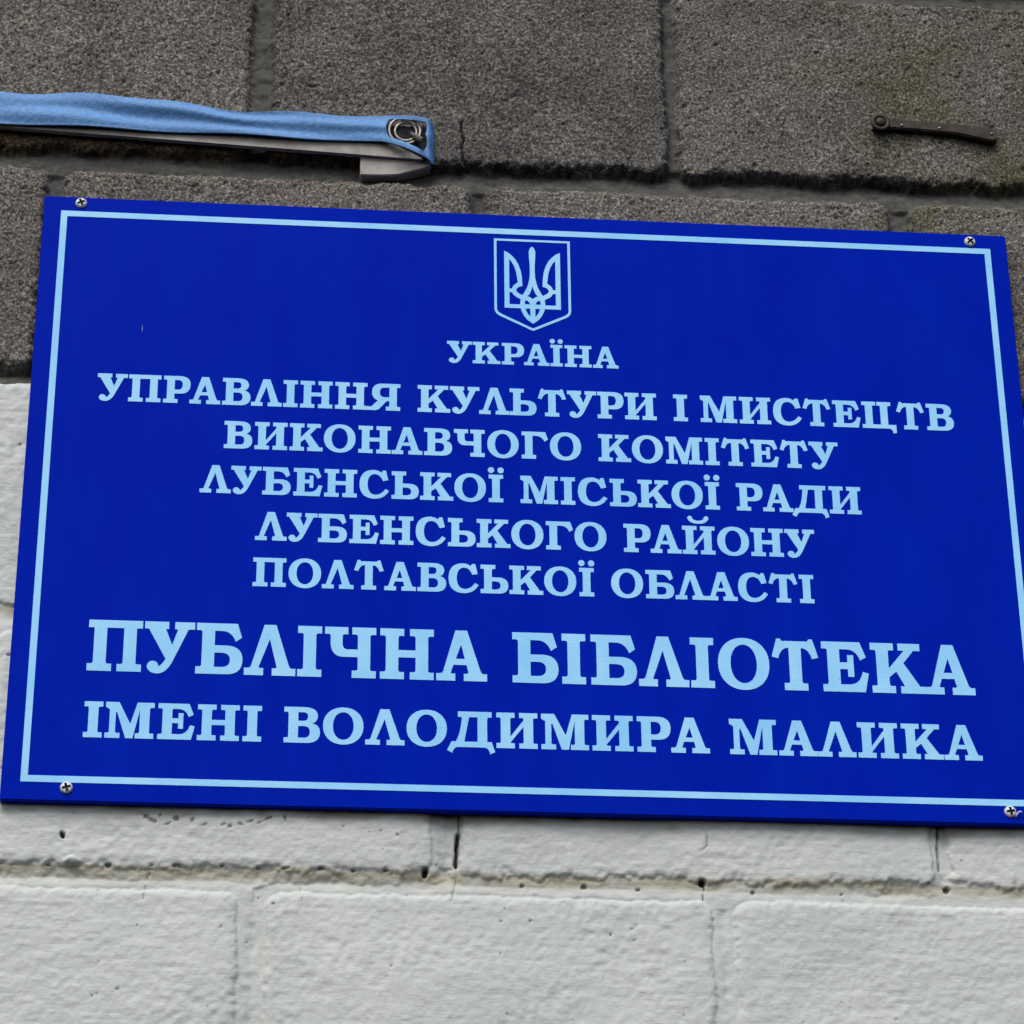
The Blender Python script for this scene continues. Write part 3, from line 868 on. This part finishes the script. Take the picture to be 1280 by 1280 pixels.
# cloth: hugs the lath's front, gathers into a corner with an eyelet at its right end
ECX, ECZ, ERX, ERZ = 0.2215, 0.4560, 0.0128, 0.0128
nx, nz = 330, 90
xa, xb = -0.085, 0.2395
V, idxs = [], {}
def cloth_bottom(x):
    b = hem(x) + 0.0004 * math.sin(70 * x)
    if x > 0.205:
        t = min((x - 0.205) / (0.2375 - 0.205), 1)
        b = b + (0.4308 - b) * t ** 1.35
        if x > 0.2375:
            b += (x - 0.2375) * 1.5
    return b
def cloth_y(x, z, s):
    yv = fy(min(x, .21)) - 0.0030
    yv -= 0.0012 * math.sin(s * 9 + 14 * x) * math.sin(math.pi * s) + 0.0007 * math.sin(60 * x + 5 * s)
    yv -= 0.0012 * abs(math.sin(21 * x + 4 * s)) ** 3 * math.sin(math.pi * s)
    if x > 0.20:
        t = min((x - .20) / .03, 1)
        yv -= 0.0035 * t * t * (3 - 2 * t)
        if x > 0.2345:
            yv += 0.009 * ((x - .2345) / .005) ** 2
    return yv
G = {}
for i in range(nx + 1):
    x = xa + (0.198 - xa) * i / 120 if i <= 120 else 0.198 + (xb - 0.198) * (i - 120) / 210
    top = tz(x) + 0.026 + 0.0018 * math.sin(38 * x) + 0.001 * math.sin(95 * x)
    b = cloth_bottom(x)
    for j in range(nz + 1):
        s = j / nz
        z = b + (top - b) * s
        G[i, j] = (x, cloth_y(x, z, s), z)
bm = bmesh.new()
vv = {k: bm.verts.new(p) for k, p in G.items()}
for i in range(nx):
    for j in range(nz):
        cx = (G[i, j][0] + G[i + 1, j + 1][0]) / 2
        cz = (G[i, j][2] + G[i + 1, j + 1][2]) / 2
        e1 = ((cx - ECX) / ERX) ** 2 + ((cz - ECZ) / ERZ) ** 2
        e2 = ((cx - .2285) / .0058) ** 2 + ((cz - .4450) / .0095) ** 2       # the pulled-out lower part of the hole
        if (e1 < 1 or e2 < 1) and cloth_bottom(cx) + 0.0042 < cz < G[i, nz][2] - 0.0028:
            continue
        bm.faces.new((vv[i, j], vv[i + 1, j], vv[i + 1, j + 1], vv[i, j + 1]))
bmesh.ops.delete(bm, geom=[v for v in bm.verts if not v.link_faces], context='VERTS')
bmesh.ops.recalc_face_normals(bm, faces=bm.faces)
res = bmesh.ops.solidify(bm, geom=bm.faces[:], thickness=0.0012)
cl = bm_obj('cloth', bm, CLOTH, banner, smooth=True)
# dark backing added to stand in for the shade in the eyelet's cavity
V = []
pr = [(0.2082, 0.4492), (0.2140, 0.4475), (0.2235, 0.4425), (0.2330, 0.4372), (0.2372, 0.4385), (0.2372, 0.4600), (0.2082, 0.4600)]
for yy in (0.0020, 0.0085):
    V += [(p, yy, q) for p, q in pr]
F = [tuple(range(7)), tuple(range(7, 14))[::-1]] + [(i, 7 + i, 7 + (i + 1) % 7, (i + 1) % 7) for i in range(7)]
mesh_obj('cavity_shade_backing', V, F, DARK, banner)
def torus(bm, c, R, r, axis_y=True, n=36, m=10, fl=1.0):
    rings = []
    for i in range(n):
        t = 2 * math.pi * i / n
        ring = []
        for k in range(m):
            p = 2 * math.pi * k / m
            rad = R + r * math.cos(p)
            ring.append(bm.verts.new((c[0] + rad * math.cos(t), c[1] + r * fl * math.sin(p), c[2] + rad * math.sin(t))))
        rings.append(ring)
    for i in range(n):
        A, Bq = rings[i], rings[(i + 1) % n]
        for k in range(m):
            bm.faces.new((A[k], A[(k + 1) % m], Bq[(k + 1) % m], Bq[k]))
bm = bmesh.new()
torus(bm, (0.2205, -0.0002, 0.4550), 0.0098, 0.0010, fl=0.8)
torus(bm, (0.2212, 0.0008, 0.4550), 0.0068, 0.0010, fl=0.8)
bm_obj('eyelet', bm, STEEL, banner, smooth=True)
def rod(bm, p, q, r0, r1, n=12):
    p, q = Vector(p), Vector(q)
    d = (q - p).normalized()
    u = d.orthogonal().normalized()
    w = d.cross(u)
    A = [bm.verts.new(p + (u * math.cos(t) + w * math.sin(t)) * r0) for t in [k * 2 * math.pi / n for k in range(n)]]
    Bq = [bm.verts.new(q + (u * math.cos(t) + w * math.sin(t)) * r1) for t in [k * 2 * math.pi / n for k in range(n)]]
    for i in range(n):
        bm.faces.new((A[i], A[(i + 1) % n], Bq[(i + 1) % n], Bq[i]))
    bm.faces.new(A[::-1]); bm.faces.new(Bq)
bm = bmesh.new()
rod(bm, (0.2225, 0.008, 0.4600), (0.2312, -0.0120, 0.4405), 0.0015, 0.0016)
bm_obj('nail', bm, STEEL, banner, smooth=False)

# ------------------------------------------------------------------ rusty iron plate, upper right
bracket = empty('iron_bracket', (0.558, 0.006, 0.47), 'dark rusty iron bracket fixed flat on the grey bricks above the sign', 'bracket')
V = []
prof = [(0.5215, 0.4735), (0.5480, 0.4730), (0.5760, 0.4712), (0.5985, 0.4668), (0.6020, 0.4680), (0.6028, 0.4745), (0.6020, 0.4760), (0.5760, 0.4790), (0.5220, 0.4812)]
for yy in (0.0020, 0.0100):
    V += [(a, yy, b + 0.0022) for a, b in prof]
k = len(prof)
F = [tuple(range(k))[::-1], tuple(range(k, 2 * k))] + [(i, (i + 1) % k, k + (i + 1) % k, k + i) for i in range(k)]
ob = mesh_obj('plate', V, F, RUST, bracket)
bm = bmesh.new(); bm.from_mesh(ob.data); bmesh.ops.recalc_face_normals(bm, faces=bm.faces)
bmesh.ops.bevel(bm, geom=bm.edges[:], offset=0.0008, segments=2, affect='EDGES'); bm.to_mesh(ob.data); bm.free()
bm = bmesh.new()
torus(bm, (0.5260, 0.0015, 0.4790), 0.0050, 0.0015, fl=0.7)
bmesh.ops.create_icosphere(bm, subdivisions=3, radius=0.0036, matrix=Matrix.Translation((0.5260, 0.0020, 0.4790)) @ Matrix.Diagonal((1, 0.8, 1, 1)))
bm_obj('bolt_with_washer', bm, RUST, bracket, smooth=True)
for (bx, bz) in ((0.5400, 0.4745), (0.5645, 0.4735), (0.5985, 0.4710)):
    bm = bmesh.new()
    bmesh.ops.create_icosphere(bm, subdivisions=2, radius=0.0012, matrix=Matrix.Translation((bx, 0.0022, bz + 0.0032)))
    bm_obj('rivet', bm, STEEL, bracket, smooth=True)
